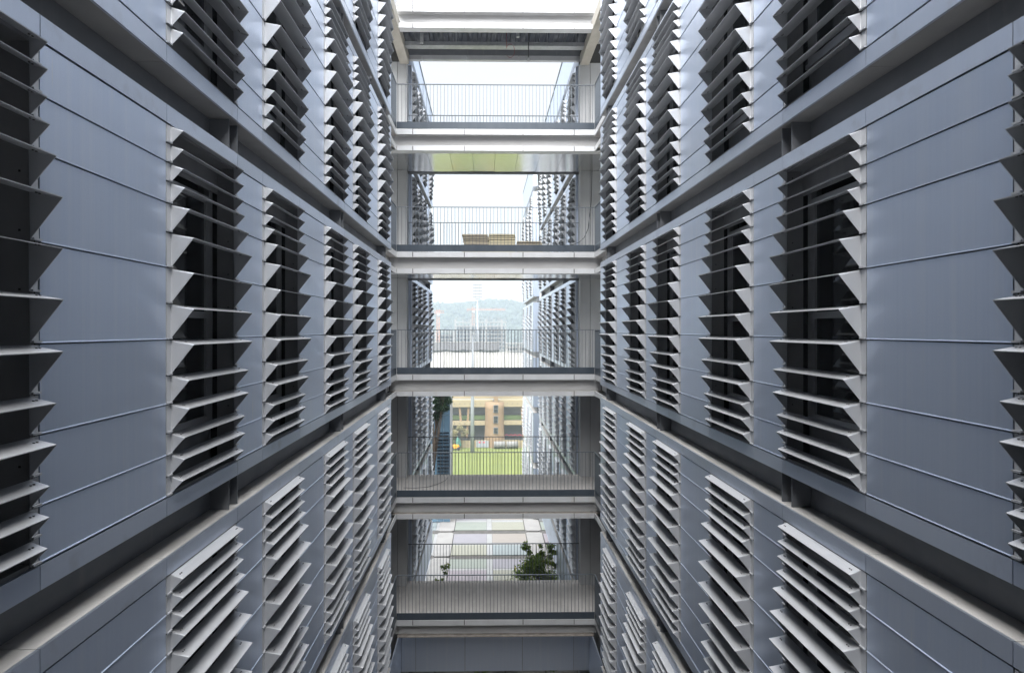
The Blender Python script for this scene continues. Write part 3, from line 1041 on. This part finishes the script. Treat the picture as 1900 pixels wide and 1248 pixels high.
# ------------------------------------------------------------------ stadium across the lawn
M['cream'] = noise_mat('cream_render', (0.26, 0.215, 0.13), (0.235, 0.195, 0.12), 0.8, 0, (0.4, 0.4, 0.8), 1.0, 6)
M['tan'] = noise_mat('tan_render', (0.205, 0.14, 0.08), (0.185, 0.125, 0.072), 0.8, 0, (0.4, 0.4, 0.8), 1.0, 6)
M['grey_conc'] = noise_mat('grey_concrete', (0.17, 0.17, 0.167), (0.14, 0.14, 0.138), 0.85, 0, (0.3, 0.3, 0.5), 1.0, 6)
M['seat_green'] = newmat('green_seating', (0.10, 0.15, 0.05), 0.7)
M['far_dark'] = newmat('undercroft_shadow', (0.10, 0.10, 0.10), 0.9)
M['membrane'] = noise_mat('white_membrane', (0.25, 0.245, 0.23), (0.23, 0.225, 0.21), 0.6, 0, (0.2, 0.2, 0.5), 1.0, 5)
M['mast'] = newmat('pale_mast_steel', (0.24, 0.26, 0.285), 0.45, 0.3)
M['sign_white'] = newmat('sign_white', (0.24, 0.26, 0.28), 0.6)
M['sign_red'] = newmat('sign_red', (0.55, 0.05, 0.08), 0.6)
M['orange'] = newmat('orange_paint', (0.60, 0.26, 0.02), 0.5)
M['tarp'] = newmat('dark_green_tarp', (0.03, 0.12, 0.09), 0.7)
M['black_rubber'] = newmat('tyre_rubber', (0.02, 0.02, 0.02), 0.8)

SD = 206.0
U = SD / F
SX = lambda px: (px - 902) * U
SZ = lambda py: (611 - py) * U
st = thing('stadium_stand', (2, SD + 6, ZF), 'cream and tan stadium stand with round stair tower across the lawn', 'stadium')
tz0, tz1 = ZF, SZ(742)
mb = MB()
seg = 28
rings = [(ZF, 3.25), (SZ(815), 3.1), (SZ(800), 2.95), (SZ(785), 2.85), (SZ(757), 2.85), (SZ(745), 2.85)]
cxT = SX(917.5)
for i in range(len(rings)):
    z, r = rings[i]
    for k in range(seg):
        a = 2 * math.pi * k / seg
        mb.v.append((r * math.cos(a), r * math.sin(a), z - ZF))
for i in range(len(rings) - 1):
    for k in range(seg):
        k2 = (k + 1) % seg
        mb.f.append((i * seg + k, i * seg + k2, (i + 1) * seg + k2, (i + 1) * seg + k))
        mb.m.append(0)
mb.f.append(tuple((len(rings) - 1) * seg + k for k in range(seg)))
mb.m.append(0)
tw = obj('stair_tower', mb.mesh('stair_tower', M['tan'], True), st, (cxT, SD, ZF))
for y0, y1 in ((749, 763), (769, 782), (790, 801)):
    w_ = boxo('window', M['grey_conc'], tw, SX(915.4), SX(924), SD - 3.22, SD - 2.4, SZ(y1), SZ(y0))
boxo('pier', M['tan'], st, SX(916), SX(924), SD - 2.6, SD - 1.2, SZ(749), SZ(700))
for y0, y1 in ((749, 763), (769, 782), (790, 801)):
    for zz0, zz1 in ((y0 + 0.6, (y0 + y1) / 2 - 0.3), ((y0 + y1) / 2 + 0.3, y1 - 0.6)):
        boxo('window_glass', M['glass'], tw, SX(916.2), SX(923.2), SD - 3.26, SD - 3.225, SZ(zz1), SZ(zz0))
for x0, x1, y0, y1 in ((780, 914.5, 742, 754.5), (925, 1010, 742, 754), (780, 904, 781, 788), (932, 1010, 780.5, 787.5)):
    bm_ = boxo('beam', M['cream'], st, SX(x0), SX(x1), SD - 0.4, SD + 2.2, SZ(y1), SZ(y0))
    xx = x0 + 6
    while xx < x1 - 3:
        boxo('spout', M['far_dark'], bm_, SX(xx), SX(xx + 1.2), SD - 0.5, SD - 0.402, SZ((y0 + y1) / 2 + 0.6), SZ((y0 + y1) / 2 - 0.6))
        xx += 9.5
boxo('beam', M['cream'], st, SX(780), SX(1010), SD + 2.5, SD + 4, SZ(741), SZ(725))
boxo('back_wall', M['grey_conc'], st, SX(760), SX(1030), SD + 5, SD + 5.6, SZ(771), SZ(745))
boxo('seating', M['seat_green'], st, SX(760), SX(1030), SD + 2.4, SD + 5, SZ(780), SZ(772.5))
boxo('shadow_gap', M['far_dark'], st, SX(760), SX(1030), SD + 4.2, SD + 4.9, SZ(772.4), SZ(770))
boxo('undercroft_wall', M['grey_conc'], st, SX(760), SX(1030), SD + 7, SD + 7.5, ZF, SZ(781))
for i in range(5):
    boxo('raker_beam', M['grey_conc'], st, SX(760), SX(1030), SD + 2.6 + i * 0.9, SD + 3.2 + i * 0.9, SZ(791 + i * 3), SZ(789 + i * 3))
for xt, xb_ in ((852.5, 858), (869.5, 866), (838, 834), (968, 971.5)):
    for ya, yb in ((754.5, 781), (788, 812)):
        f0 = (ya - 754.5) / 57.5
        f1 = (yb - 754.5) / 57.5
        xa, xc = SX(xt + (xb_ - xt) * f0), SX(xt + (xb_ - xt) * f1)
        mb = MB()
        mb.prism([(xa - 0.32, SZ(ya)), (xc - 0.32, SZ(yb)), (xc + 0.32, SZ(yb)), (xa + 0.32, SZ(ya))], 'y', SD + 0.2, SD + 1.0)
        obj('leaning_column', mb.mesh('leaning_column', M['tan']), st, (0, 0, 0))
mb = MB()                                   # red arches painted along the undercroft
for i in range(9):
    x0 = SX(937 + i * 8)
    pts = [(x0 + t * 1.3 * 0.9, SD + 3.0, SZ(811 - 2.4 * math.sin(math.pi * t))) for t in [j / 6 for j in range(7)]]
    mb.tube(pts, 0.12, 5)
obj('red_arches', mb.mesh('red_arches', M['sign_red']), st, (0, 0, 0), kind='stuff')
# tensile roof of the near stand
for i in range(6):
    xa, xb_ = -32 + i * 9.5, -32 + (i + 1) * 9.5
    mb = MB()
    nx, ny = 12, 6
    for j in range(ny + 1):
        for k in range(nx + 1):
            t, u = k / nx, j / ny
            sag = 1.0 * (1 - (2 * t - 1) ** 2)
            z = SZ(656) - sag * (0.35 + 0.65 * (1 - u)) - (1 - u) ** 1.2 * 4.6 - 1.0 * math.sin(math.pi * u)
            mb.v.append((xa + (xb_ - xa) * t, SD + 2 + 16 * u, z))
    for j in range(ny):
        for k in range(nx):
            q = j * (nx + 1) + k
            mb.f.append((q, q + 1, q + nx + 2, q + nx + 1))
            mb.m.append(0)
    o = obj('membrane_roof', mb.mesh('membrane_roof', M['membrane'], True), st, (0, 0, 0))
    sm = o.modifiers.new('thick', 'SOLIDIFY')
    sm.thickness = 0.12
boxo('roof_wall', M['membrane'], st, SX(760), SX(1040), SD + 4.2, SD + 4.8, SZ(725), SZ(684))

fw = thing('boundary_wall', (0, 203.7, ZF), 'low cream boundary wall along the far edge of the lawn', 'wall')
for i in range(14):
    xa = -24 + i * 4.2
    boxo('wall_panel', M['cream'], fw, xa, xa + 4.18, 203.7, 204.0, ZF, SZ(814.5) + (0.1 if i % 2 else 0))
    boxo('wall_pier', M['cream'], fw, xa - 0.15, xa + 0.15, 203.55, 203.69, ZF, SZ(813.5))
sb = thing('site_hoarding', (SX(895), 203.0, ZF), 'pale blue hoarding with two red notices against the boundary wall', 'hoarding')
boxo('board', M['sign_white'], sb, SX(884), SX(894.6), 203.0, 203.08, ZF + 0.2, SZ(814.3))
boxo('board', M['sign_white'], sb, SX(895), SX(906.5), 203.0, 203.08, ZF + 0.2, SZ(814.3))
boxo('notice', M['sign_red'], sb, SX(888.5), SX(892), 202.96, 202.995, SZ(818.3), SZ(815.8))
boxo('notice', M['sign_red'], sb, SX(896), SX(899.5), 202.96, 202.995, SZ(818.3), SZ(815.8))
for i, (xa, xb_, lab) in enumerate(((916, 937, 'grey rolled ground cover at the lawn edge, beside the notices'),
                                    (939, 960, 'grey rolled ground cover at the lawn edge, farther from the notices'))):
    r = 0.95
    root = thing('cover_roller', ((SX(xa) + SX(xb_)) / 2, 202.0, ZF), lab, 'roller')
    mb = MB().tube([(SX(xa), 202, ZF + r + 0.25), (SX(xb_), 202, ZF + r + 0.25)], r, 18)
    obj('cover_roll', mb.mesh('cover_roll', M['grey_conc'], True), root, (0, 0, 0))
    for xx in (SX(xa) + 0.3, SX(xb_) - 0.3):
        mb = MB().tube([(xx - 0.1, 202, ZF + 0.35), (xx + 0.1, 202, ZF + 0.35)], 0.35, 10)
        obj('wheel', mb.mesh('wheel', M['black_rubber']), root, (0, 0, 0))

tx = SX(845.5)
tr = thing('tractor', (tx, 199.5, ZF), 'small orange tractor parked at the edge of the lawn', 'tractor')
mb = MB()
mb.prism([(tx - 1.5, ZF + 0.7), (tx + 1.2, ZF + 0.6), (tx + 1.4, ZF + 1.1), (tx + 1.1, ZF + 1.5), (tx - 0.2, ZF + 1.6), (tx - 1.4, ZF + 1.3)], 'y', 199.0, 200.2)
obj('body', mb.mesh('tractor_body', M['orange']), tr, (0, 0, 0))
for xx, r in ((tx - 1.0, 0.7), (tx + 1.1, 0.5)):
    for yy in (198.8, 200.25):
        mb = MB().tube([(xx, yy, ZF + r), (xx, yy + 0.25, ZF + r)], r, 14)
        obj('wheel', mb.mesh('wheel', M['black_rubber']), tr, (0, 0, 0))
boxo('seat', M['black_rubber'], tr, tx - 1.2, tx - 0.6, 199.3, 199.9, ZF + 1.35, ZF + 1.9)
mb = MB().tube([(tx - 0.2, 199.6, ZF + 1.55), (tx - 0.5, 199.6, ZF + 2.1)], 0.05, 6)
obj('steering_column', mb.mesh('steering_column', M['black_rubber']), tr, (0, 0, 0))
pz = thing('folded_parasol', (SX(851), 201.5, ZF), 'dark green tarpaulin hanging on a pole behind the tractor', 'tarpaulin')
mb = MB()
mb.tube([(SX(851), 201.5, ZF + 0.5), (SX(851.6), 201.5, ZF + 1.2), (SX(851), 201.5, ZF + 2.4), (SX(850), 201.5, ZF + 3.6)], [0.7, 0.95, 0.75, 0.12], 9)
obj('cloth', mb.mesh('cloth', M['tarp']), pz, (0, 0, 0))
mb = MB().tube([(SX(850), 201.5, ZF), (SX(850), 201.5, ZF + 3.9)], 0.06, 6)
obj('pole', mb.mesh('pole', M['mast']), pz, (0, 0, 0))
tree('dry_tree', 'pale thin leaved tree in front of the stadium stand', (SX(848), 202.6, ZF), 7.2,
     [(0, 0, 5.2, 3.0, 1.2, 1.9), (-1.6, 0, 4.2, 1.8, 1.2, 1.4), (2.0, 0, 4.3, 1.6, 1.2, 1.3)], 4200, 0.42, M['leaf_dry'], 12, seed=51, trunk_r=0.2)
tree('dark_bush', 'dark green bush behind the tractor, at the boundary wall', (SX(846), 203.0, ZF), 3.4, [(0, 0, 2.2, 1.2, 0.5, 1.2)], 900, 0.35,
     M['leaf_green'], 9, 'bush', seed=52, trunk_r=0.08)

# floodlight masts
fm = thing('floodlight_mast', (at(876.5, 700, 196)[0], 196, ZF), 'tapered pale pole rising from the lawn in front of the stand', 'mast')
bx_, by_, bz_ = WORLD[fm]
mb = MB().tube([(0, 0, 0), (0, 0, 13.5), (0.1, 0, 20), (0.1, 0, 34.2)], [0.62, 0.52, 0.40, 0.16], 12)
obj('pole', mb.mesh('pole', M['mast'], True), fm, (bx_, by_, bz_))
mb = MB().box(-0.6, 0.6, -0.2, 0.2, 33.9, 34.5)
obj('lamp_head', mb.mesh('lamp_head', M['mast']), fm, (bx_, by_, bz_))

FD = 400.0
UF = FD / F
fx_ = (886 - 902) * UF
fl = thing('stadium_floodlight', (fx_, FD, ZF), 'tall white stadium floodlight with five rows of lamps against the hill', 'floodlight')
mb = MB().tube([(0, 0, 0), (0, 0, (611 - 555) * UF - ZF)], [0.75, 0.5], 12)
obj('pole', mb.mesh('pole', M['mast'], True), fl, (fx_, FD, ZF))
mb = MB().tube([(-1.6, 0, 0), (1.6, 0, 0)], 0.25, 6).tube([(-1.3, 0, 0), (-1.3, 0, 8.6)], 0.16, 6).tube([(1.3, 0, 0), (1.3, 0, 8.6)], 0.16, 6)
obj('head_frame', mb.mesh('head_frame', M['mast']), fl, (fx_, FD, (611 - 554) * UF))
for i, py in enumerate((528, 533.5, 539, 544.7, 550)):
    row = boxo('lamp_row', M['mast'], fl, fx_ - 2.9, fx_ + 2.9, FD - 0.3, FD + 0.1, (611 - py) * UF - 0.3, (611 - py) * UF - 0.1)
    for k in range(9):
        xx = fx_ - 2.6 + k * 0.65
        boxo('lamp', M['grey_conc'], row, xx - 0.22, xx + 0.22, FD - 0.7, FD - 0.31, (611 - py) * UF - 0.45, (611 - py) * UF + 0.25)

# far grandstand with a scalloped roof edge
GD = 330.0
UG = GD / F
gs = thing('grandstand', (-20, GD + 8, ZF), 'grey roofed grandstand with scalloped white roof edge behind the near stand', 'grandstand')
gx = lambda px: (px - 902) * UG
gz = lambda py: (611 - py) * UG
M['roof_grey'] = newmat('grey_roof_sheet', (0.12, 0.12, 0.13), 0.6)
for i in range(5):
    xa = gx(760 + i * 33.4)
    xb_ = gx(760 + (i + 1) * 33.4)
    for nm, za, zb_, mt, yo in (('roof_bay', gz(633.5), gz(648), 'roof_grey', 0), ('roof_edge', gz(632.6), gz(633.5), 'membrane', -0.12)):
        mb = MB()
        n = 10
        prof = []
        for k in range(n + 1):
            t = k / n
            prof.append((xa + (xb_ - xa) * t, za - 0.5 * (1 - (2 * t - 1) ** 2)))
        for k in range(n, -1, -1):
            t = k / n
            prof.append((xa + (xb_ - xa) * t, (zb_ if nm == 'roof_bay' else za - 0.28) - 0.5 * (1 - (2 * t - 1) ** 2)))
        mb.prism(prof[::-1], 'y', GD + yo, GD + (14 if nm == 'roof_bay' else -0.01))
        obj(nm, mb.mesh(nm, M[mt]), gs, (0, 0, 0))
boxo('concourse', M['sign_white'], gs, gx(760), gx(929), GD + 3, GD + 13, ZF, gz(649.5))
for i in range(24):
    xx = 762 + i * 7
    boxo('opening', M['far_dark'], gs, gx(xx), gx(xx + 3.6), GD + 2.8, GD + 2.98, gz(655), gz(650.6))

# ------------------------------------------------------------------ buildings in the distance
M['raw_concrete'] = noise_mat('raw_concrete', (0.20, 0.198, 0.196), (0.17, 0.17, 0.168), 0.85, 0, (0.1, 0.1, 0.2), 1.0, 5)
M['blue_shade'] = newmat('blue_grey_infill', (0.06, 0.08, 0.11), 0.7)
M['crane'] = newmat('crane_orange', (0.34, 0.15, 0.09), 0.6)


def frame_block(label, D, x0, x1, ytop, fh, bays, depth=14, rebar=False, cat='building', infill=True):
    u = D / F
    X0_, X1_ = (x0 - 902) * u, (x1 - 902) * u
    zt = (611 - ytop) * u
    root = thing('concrete_block', ((X0_ + X1_) / 2, D + depth / 2, ZF), label, cat)
    boxo('core', M['blue_shade'], root, X0_ + 1.5, X1_ - 1.5, D + 2.4, D + depth, ZF, zt - fh * 0.9)
    z = zt
    while z > ZF + fh:
        boxo('floor_slab', M['raw_concrete'], root, X0_ - 0.8, X1_ + 0.8, D - 0.5, D + depth + 0.5, z - 0.8, z)
        z -= fh
    for i in range(bays + 1):
        xx = X0_ + (X1_ - X0_) * i / bays
        wv = 0.3 if i % 4 else 0.9
        boxo('column', M['raw_concrete'], root, xx - wv, xx + wv, D - 0.2, D + 1.2, ZF, zt + (2.2 if rebar and i % 2 == 0 else 0.02))
    if rebar:
        mb = MB()
        rnd = random.Random(3)
        for i in range(70):
            xx = rnd.uniform(X0_, X1_)
            mb.box(xx - 0.1, xx + 0.1, D + 0.2, D + 0.5, zt, zt + rnd.uniform(2.0, 5.0))
        me = mb.mesh('rebar', M['grey_conc'])
        obj('rebar', me, root, (0, 0, 0), kind='stuff')
    return root


frame_block('unfinished concrete tower block with bare floors below the hill', 620, 845, 938, 597, 3.6, 13, rebar=True)
frame_block('long pale apartment block left of the unfinished tower', 600, 775, 842, 614, 3.4, 8)
frame_block('white stepped block right of the unfinished tower', 470, 940, 990, 636, 2.6, 9)


def crane(label, D, px, ytop, ybase, jib0, jib1):
    u = D / F
    X_ = (px - 902) * u
    zt, zj = (611 - ytop) * u, (611 - ytop - 6) * u
    root = thing('tower_crane', (X_, D, ZF), label, 'crane')
    mb = MB()
    r = 0.9
    for sx in (-r, r):
        for sy in (-r, r):
            mb.box(X_ + sx - 0.22, X_ + sx + 0.22, D + sy - 0.22, D + sy + 0.22, ZF, zt)
    z = ZF
    flip = 1
    while z < zt - 3:
        mb.tube([(X_ - r * flip, D - r, z), (X_ + r * flip, D - r, z + 2.6)], 0.16, 4)
        flip = -flip
        z += 2.6
    obj('mast', mb.mesh('mast', M['crane']), root, (0, 0, 0))
    xa, xb_ = (jib0 - 902) * u, (jib1 - 902) * u
    mb = MB()
    mb.box(xa, xb_, D - 0.8, D - 0.5, zj - 0.25, zj + 0.15).box(xa, xb_, D + 0.5, D + 0.8, zj - 0.25, zj + 0.15).box(xa, xb_, D - 0.2, D + 0.2, zj + 1.2, zj + 1.5)
    n = int((xb_ - xa) / 2)
    for i in range(n):
        a = xa + i * 2
        mb.tube([(a, D, zj + 1.3), (a + 1, D - 0.65, zj), (a + 2, D, zj + 1.3)], 0.1, 4)
    obj('jib', mb.mesh('jib', M['crane']), root, (0, 0, 0))
    boxo('cab', M['sign_white'], root, X_ - 0.9, X_ + 1.6, D - 2.2, D - 0.9, zj - 2.6, zj - 0.3)
    boxo('counterweight', M['grey_conc'], root, (xa if abs(xa - X_) < abs(xb_ - X_) else xb_ - 2), (xa + 2 if abs(xa - X_) < abs(xb_ - X_) else xb_),
         D - 0.6, D + 0.6, zj - 2.0, zj - 0.3)


crane('orange tower crane nearest the left wing, its mast bright orange', 560, 813, 574, 640, 806, 824)
crane('pale orange tower crane above the unfinished tower, with a long jib', 660, 878, 569, 640, 866, 938)

# ------------------------------------------------------------------ wooded hill
def hill_z(x, y):
    prof = 35 + 7 * math.sin(x * 0.011 + 2.2) + 5 * math.sin(x * 0.031 + 0.6) - 0.02 * x
    t = min(max((y - 850) / 350.0, 0), 1)
    t = t * t * (3 - 2 * t)
    back = min(max((y - 1200) / 500.0, 0), 1)
    return ZF - 1 + (prof - ZF) * t - 25 * back


mb = MB()
nx, ny = 90, 40
for j in range(ny + 1):
    for i in range(nx + 1):
        x_ = -1300 + 2600 * i / nx
        y_ = 820 + 900 * j / ny
        mb.v.append((x_, y_, hill_z(x_, y_)))
for j in range(ny):
    for i in range(nx):
        q = j * (nx + 1) + i
        mb.f.append((q, q + 1, q + nx + 2, q + nx + 1))
        mb.m.append(0)
M['hill'] = noise_mat('wooded_hill', (0.018, 0.03, 0.018), (0.03, 0.042, 0.026), 0.95, 0, (0.02, 0.02, 0.02), 1.0, 8)
M['forest'] = noise_mat('forest_crowns', (0.014, 0.025, 0.019), (0.028, 0.04, 0.028), 0.95, 0, (0.05, 0.05, 0.05), 1.0, 5)
obj('hill', mb.mesh('hill', M['hill'], True), None, (0, 0, 0), kind='structure')
ico = bmesh.new()
bmesh.ops.create_icosphere(ico, subdivisions=2, radius=1.0)
iv = [v.co.copy() for v in ico.verts]
itf = [tuple(v.index for v in f.verts) for f in ico.faces]
ico.free()
rnd = random.Random(77)
fv, ff = [], []
for i in range(4200):
    y_ = rnd.uniform(860, 1260)
    x_ = rnd.uniform(-0.16, 0.14) * y_ if i % 4 else rnd.uniform(-500, 500)
    z_ = hill_z(x_, y_)
    r = rnd.uniform(3.0, 6.5)
    b0 = len(fv)
    sx, sz = r * rnd.uniform(0.85, 1.2), r * rnd.uniform(0.8, 1.25)
    jit = [rnd.uniform(0.78, 1.2) for _ in range(len(iv))]
    fv += [(x_ + v.x * sx * q, y_ + v.y * sx * q, z_ + r * 0.6 + v.z * sz * q) for v, q in zip(iv, jit)]
    ff += [(a + b0, b + b0, c + b0) for a, b, c in itf]
me = bpy.data.meshes.new('forest')
me.from_pydata(fv, [], ff)
me.materials.append(M['forest'])
obj('forest', me, None, (0, 0, 0), kind='stuff', label='hazy green forest covering the distant hill', cat='forest')

# ------------------------------------------------------------------ small things on the bridges and ledges
M['board_wood'] = noise_mat('weathered_board', (0.50, 0.45, 0.33), (0.36, 0.32, 0.26), 0.85, 0, (2, 2, 18), 1.0, 6, 0.3, 0.7, rand=0.18)
M['board_ply'] = noise_mat('pale_plywood', (0.62, 0.56, 0.38), (0.52, 0.47, 0.34), 0.8, 0, (2, 2, 18), 1.0, 6, 0.3, 0.7, rand=0.12)


def board_stack(label, x0, x1, D, ztop, n, mat, rag, seed):
    rnd = random.Random(seed)
    f = G(1) + 0.172
    root = thing('board_stack', ((x0 + x1) / 2, D, f), label, 'boards', 'building boards stacked on the footbridge')
    t = (ztop - f) / n
    for i in range(n):
        a = x0 + rnd.uniform(0, rag)
        b = x1 - rnd.uniform(0, rag)
        if rnd.random() < 0.25 and rag > 0.05:
            m_ = rnd.uniform(0.35, 0.65)
            c = a + (b - a) * m_
            boxo('board', M[mat], root, a, c - 0.02, D - 0.4 + rnd.uniform(-.03, .03), D + 0.2, f + i * t + 0.002, f + (i + 1) * t - 0.006)
            a = c
        boxo('board', M[mat], root, a, b, D - 0.4 + rnd.uniform(-.03, .03), D + 0.2 + rnd.uniform(-.03, .03), f + i * t + 0.002,
             f + (i + 1) * t - rnd.choice((0.004, 0.006, 0.02)), rot=(0, rnd.uniform(-.006, .006), rnd.uniform(-.01, .01)))


zt_ = at(880, 437, 24.3)[2]
board_stack('ragged stack of weathered boards on the footbridge deck', at(857, 440, 24.3)[0], at(909, 440, 24.3)[0], 24.3, zt_, 16, 'board_wood', 0.09, 1)
board_stack('neat stack of pale yellow boards beside the ragged stack', at(906.5, 440, 24.3)[0], at(956, 440, 24.3)[0], 24.3, zt_ + 0.01, 13, 'board_ply', 0.02, 2)
board_stack('thin low layer of boards on the right of the pale stack', at(957, 440, 24.3)[0], at(1005, 440, 24.3)[0], 24.3, at(980, 449, 24.3)[2], 9, 'board_wood', 0.05, 3)

mb = MB()
pts = []
for px_, py_ in ((1099, 270), (1098.5, 310), (1098, 345), (1097, 375), (1094, 400), (1091, 425), (1084, 441), (1074, 450), (1062, 454)):
    pts.append(at(px_, py_, 24.6))
mb.tube(pts, 0.012, 6)
o = obj('loose_wire', mb.mesh('loose_wire', M['black_cable'], True), None, (0, 0, 0), label='thin wire hanging down beside the right column of the boards bridge', cat='wire')
mb = MB()
fl1 = G(-1) + 0.186
mb.tube([(-2.8, 23.2, fl1), (-2.4, 23.15, fl1), (-2.0, 23.3, fl1), (-1.7, 23.7, fl1), (-1.45, 24.3, fl1), (-1.4, 24.8, fl1)], 0.008, 6)
obj('floor_cable', mb.mesh('floor_cable', M['black_cable'], True), None, (0, 0, 0), label='black cable lying across the deck of the lawn footbridge', cat='cable')

M['pigeon'] = noise_mat('pigeon_feathers', (0.06, 0.065, 0.075), (0.12, 0.125, 0.14), 0.6, 0, (20, 20, 20), 1.0, 3)


def pigeon(label, loc, head, rz):
    root = thing('pigeon', loc, label, 'bird', 'pigeons on the wall ledge')
    c, s_ = math.cos(rz), math.sin(rz)
    R = lambda p: (p[0] * c - p[1] * s_, p[0] * s_ + p[1] * c, p[2])
    mb = MB()
    body = [(-0.20, 0, 0.085), (-0.13, 0, 0.10), (-0.06, 0, 0.125), (0.02, 0, 0.14), (0.07, 0, 0.165), (0.09, 0, 0.205), (0.095 + head, 0, 0.235), (0.115 + head, 0, 0.24), (0.145 + head, 0, 0.232)]
    mb.tube([R(p) for p in body], [0.012, 0.035, 0.062, 0.072, 0.055, 0.033, 0.031, 0.02, 0.003], 10)
    obj('body', mb.mesh('pigeon_body', M['pigeon'], True), root, loc)
    for sy in (-0.02, 0.02):
        mb = MB().tube([R((0.0, sy, 0.09)), R((0.01, sy, 0.012)), R((0.045, sy, 0.005))], [0.008, 0.006, 0.004], 5)
        obj('leg', mb.mesh('pigeon_leg', M['sign_red'], True), root, loc)


zl = G(2) - GAP + 0.001
pigeon('dark pigeon standing upright on the left wing ledge, the higher of two', (XL - 0.08, 16.5, zl), 0.0, math.radians(60))
pigeon('dark pigeon crouching on the left wing ledge near the bridge, the lower of two', (XL - 0.10, 18.1, zl), 0.015, math.radians(-120))

# ------------------------------------------------------------------ hazy air
M['haze'] = bpy.data.materials.new('haze')
M['haze'].use_nodes = True
nt = M['haze'].node_tree
nt.nodes.clear()
mo = nt.nodes.new('ShaderNodeOutputMaterial')
pv = nt.nodes.new('ShaderNodeVolumePrincipled')
pv.inputs['Color'].default_value = (0.74, 0.86, 1.0, 1)
pv.inputs['Density'].default_value = 0.00052
pv.inputs['Anisotropy'].default_value = 0.2
nt.links.new(pv.outputs[0], mo.inputs['Volume'])
boxo('haze', M['haze'], None, -1400, 1400, -120, 1800, ZF - 1.5, 110, kind='stuff', label='pale haze in the air over field and hill', cat='haze')
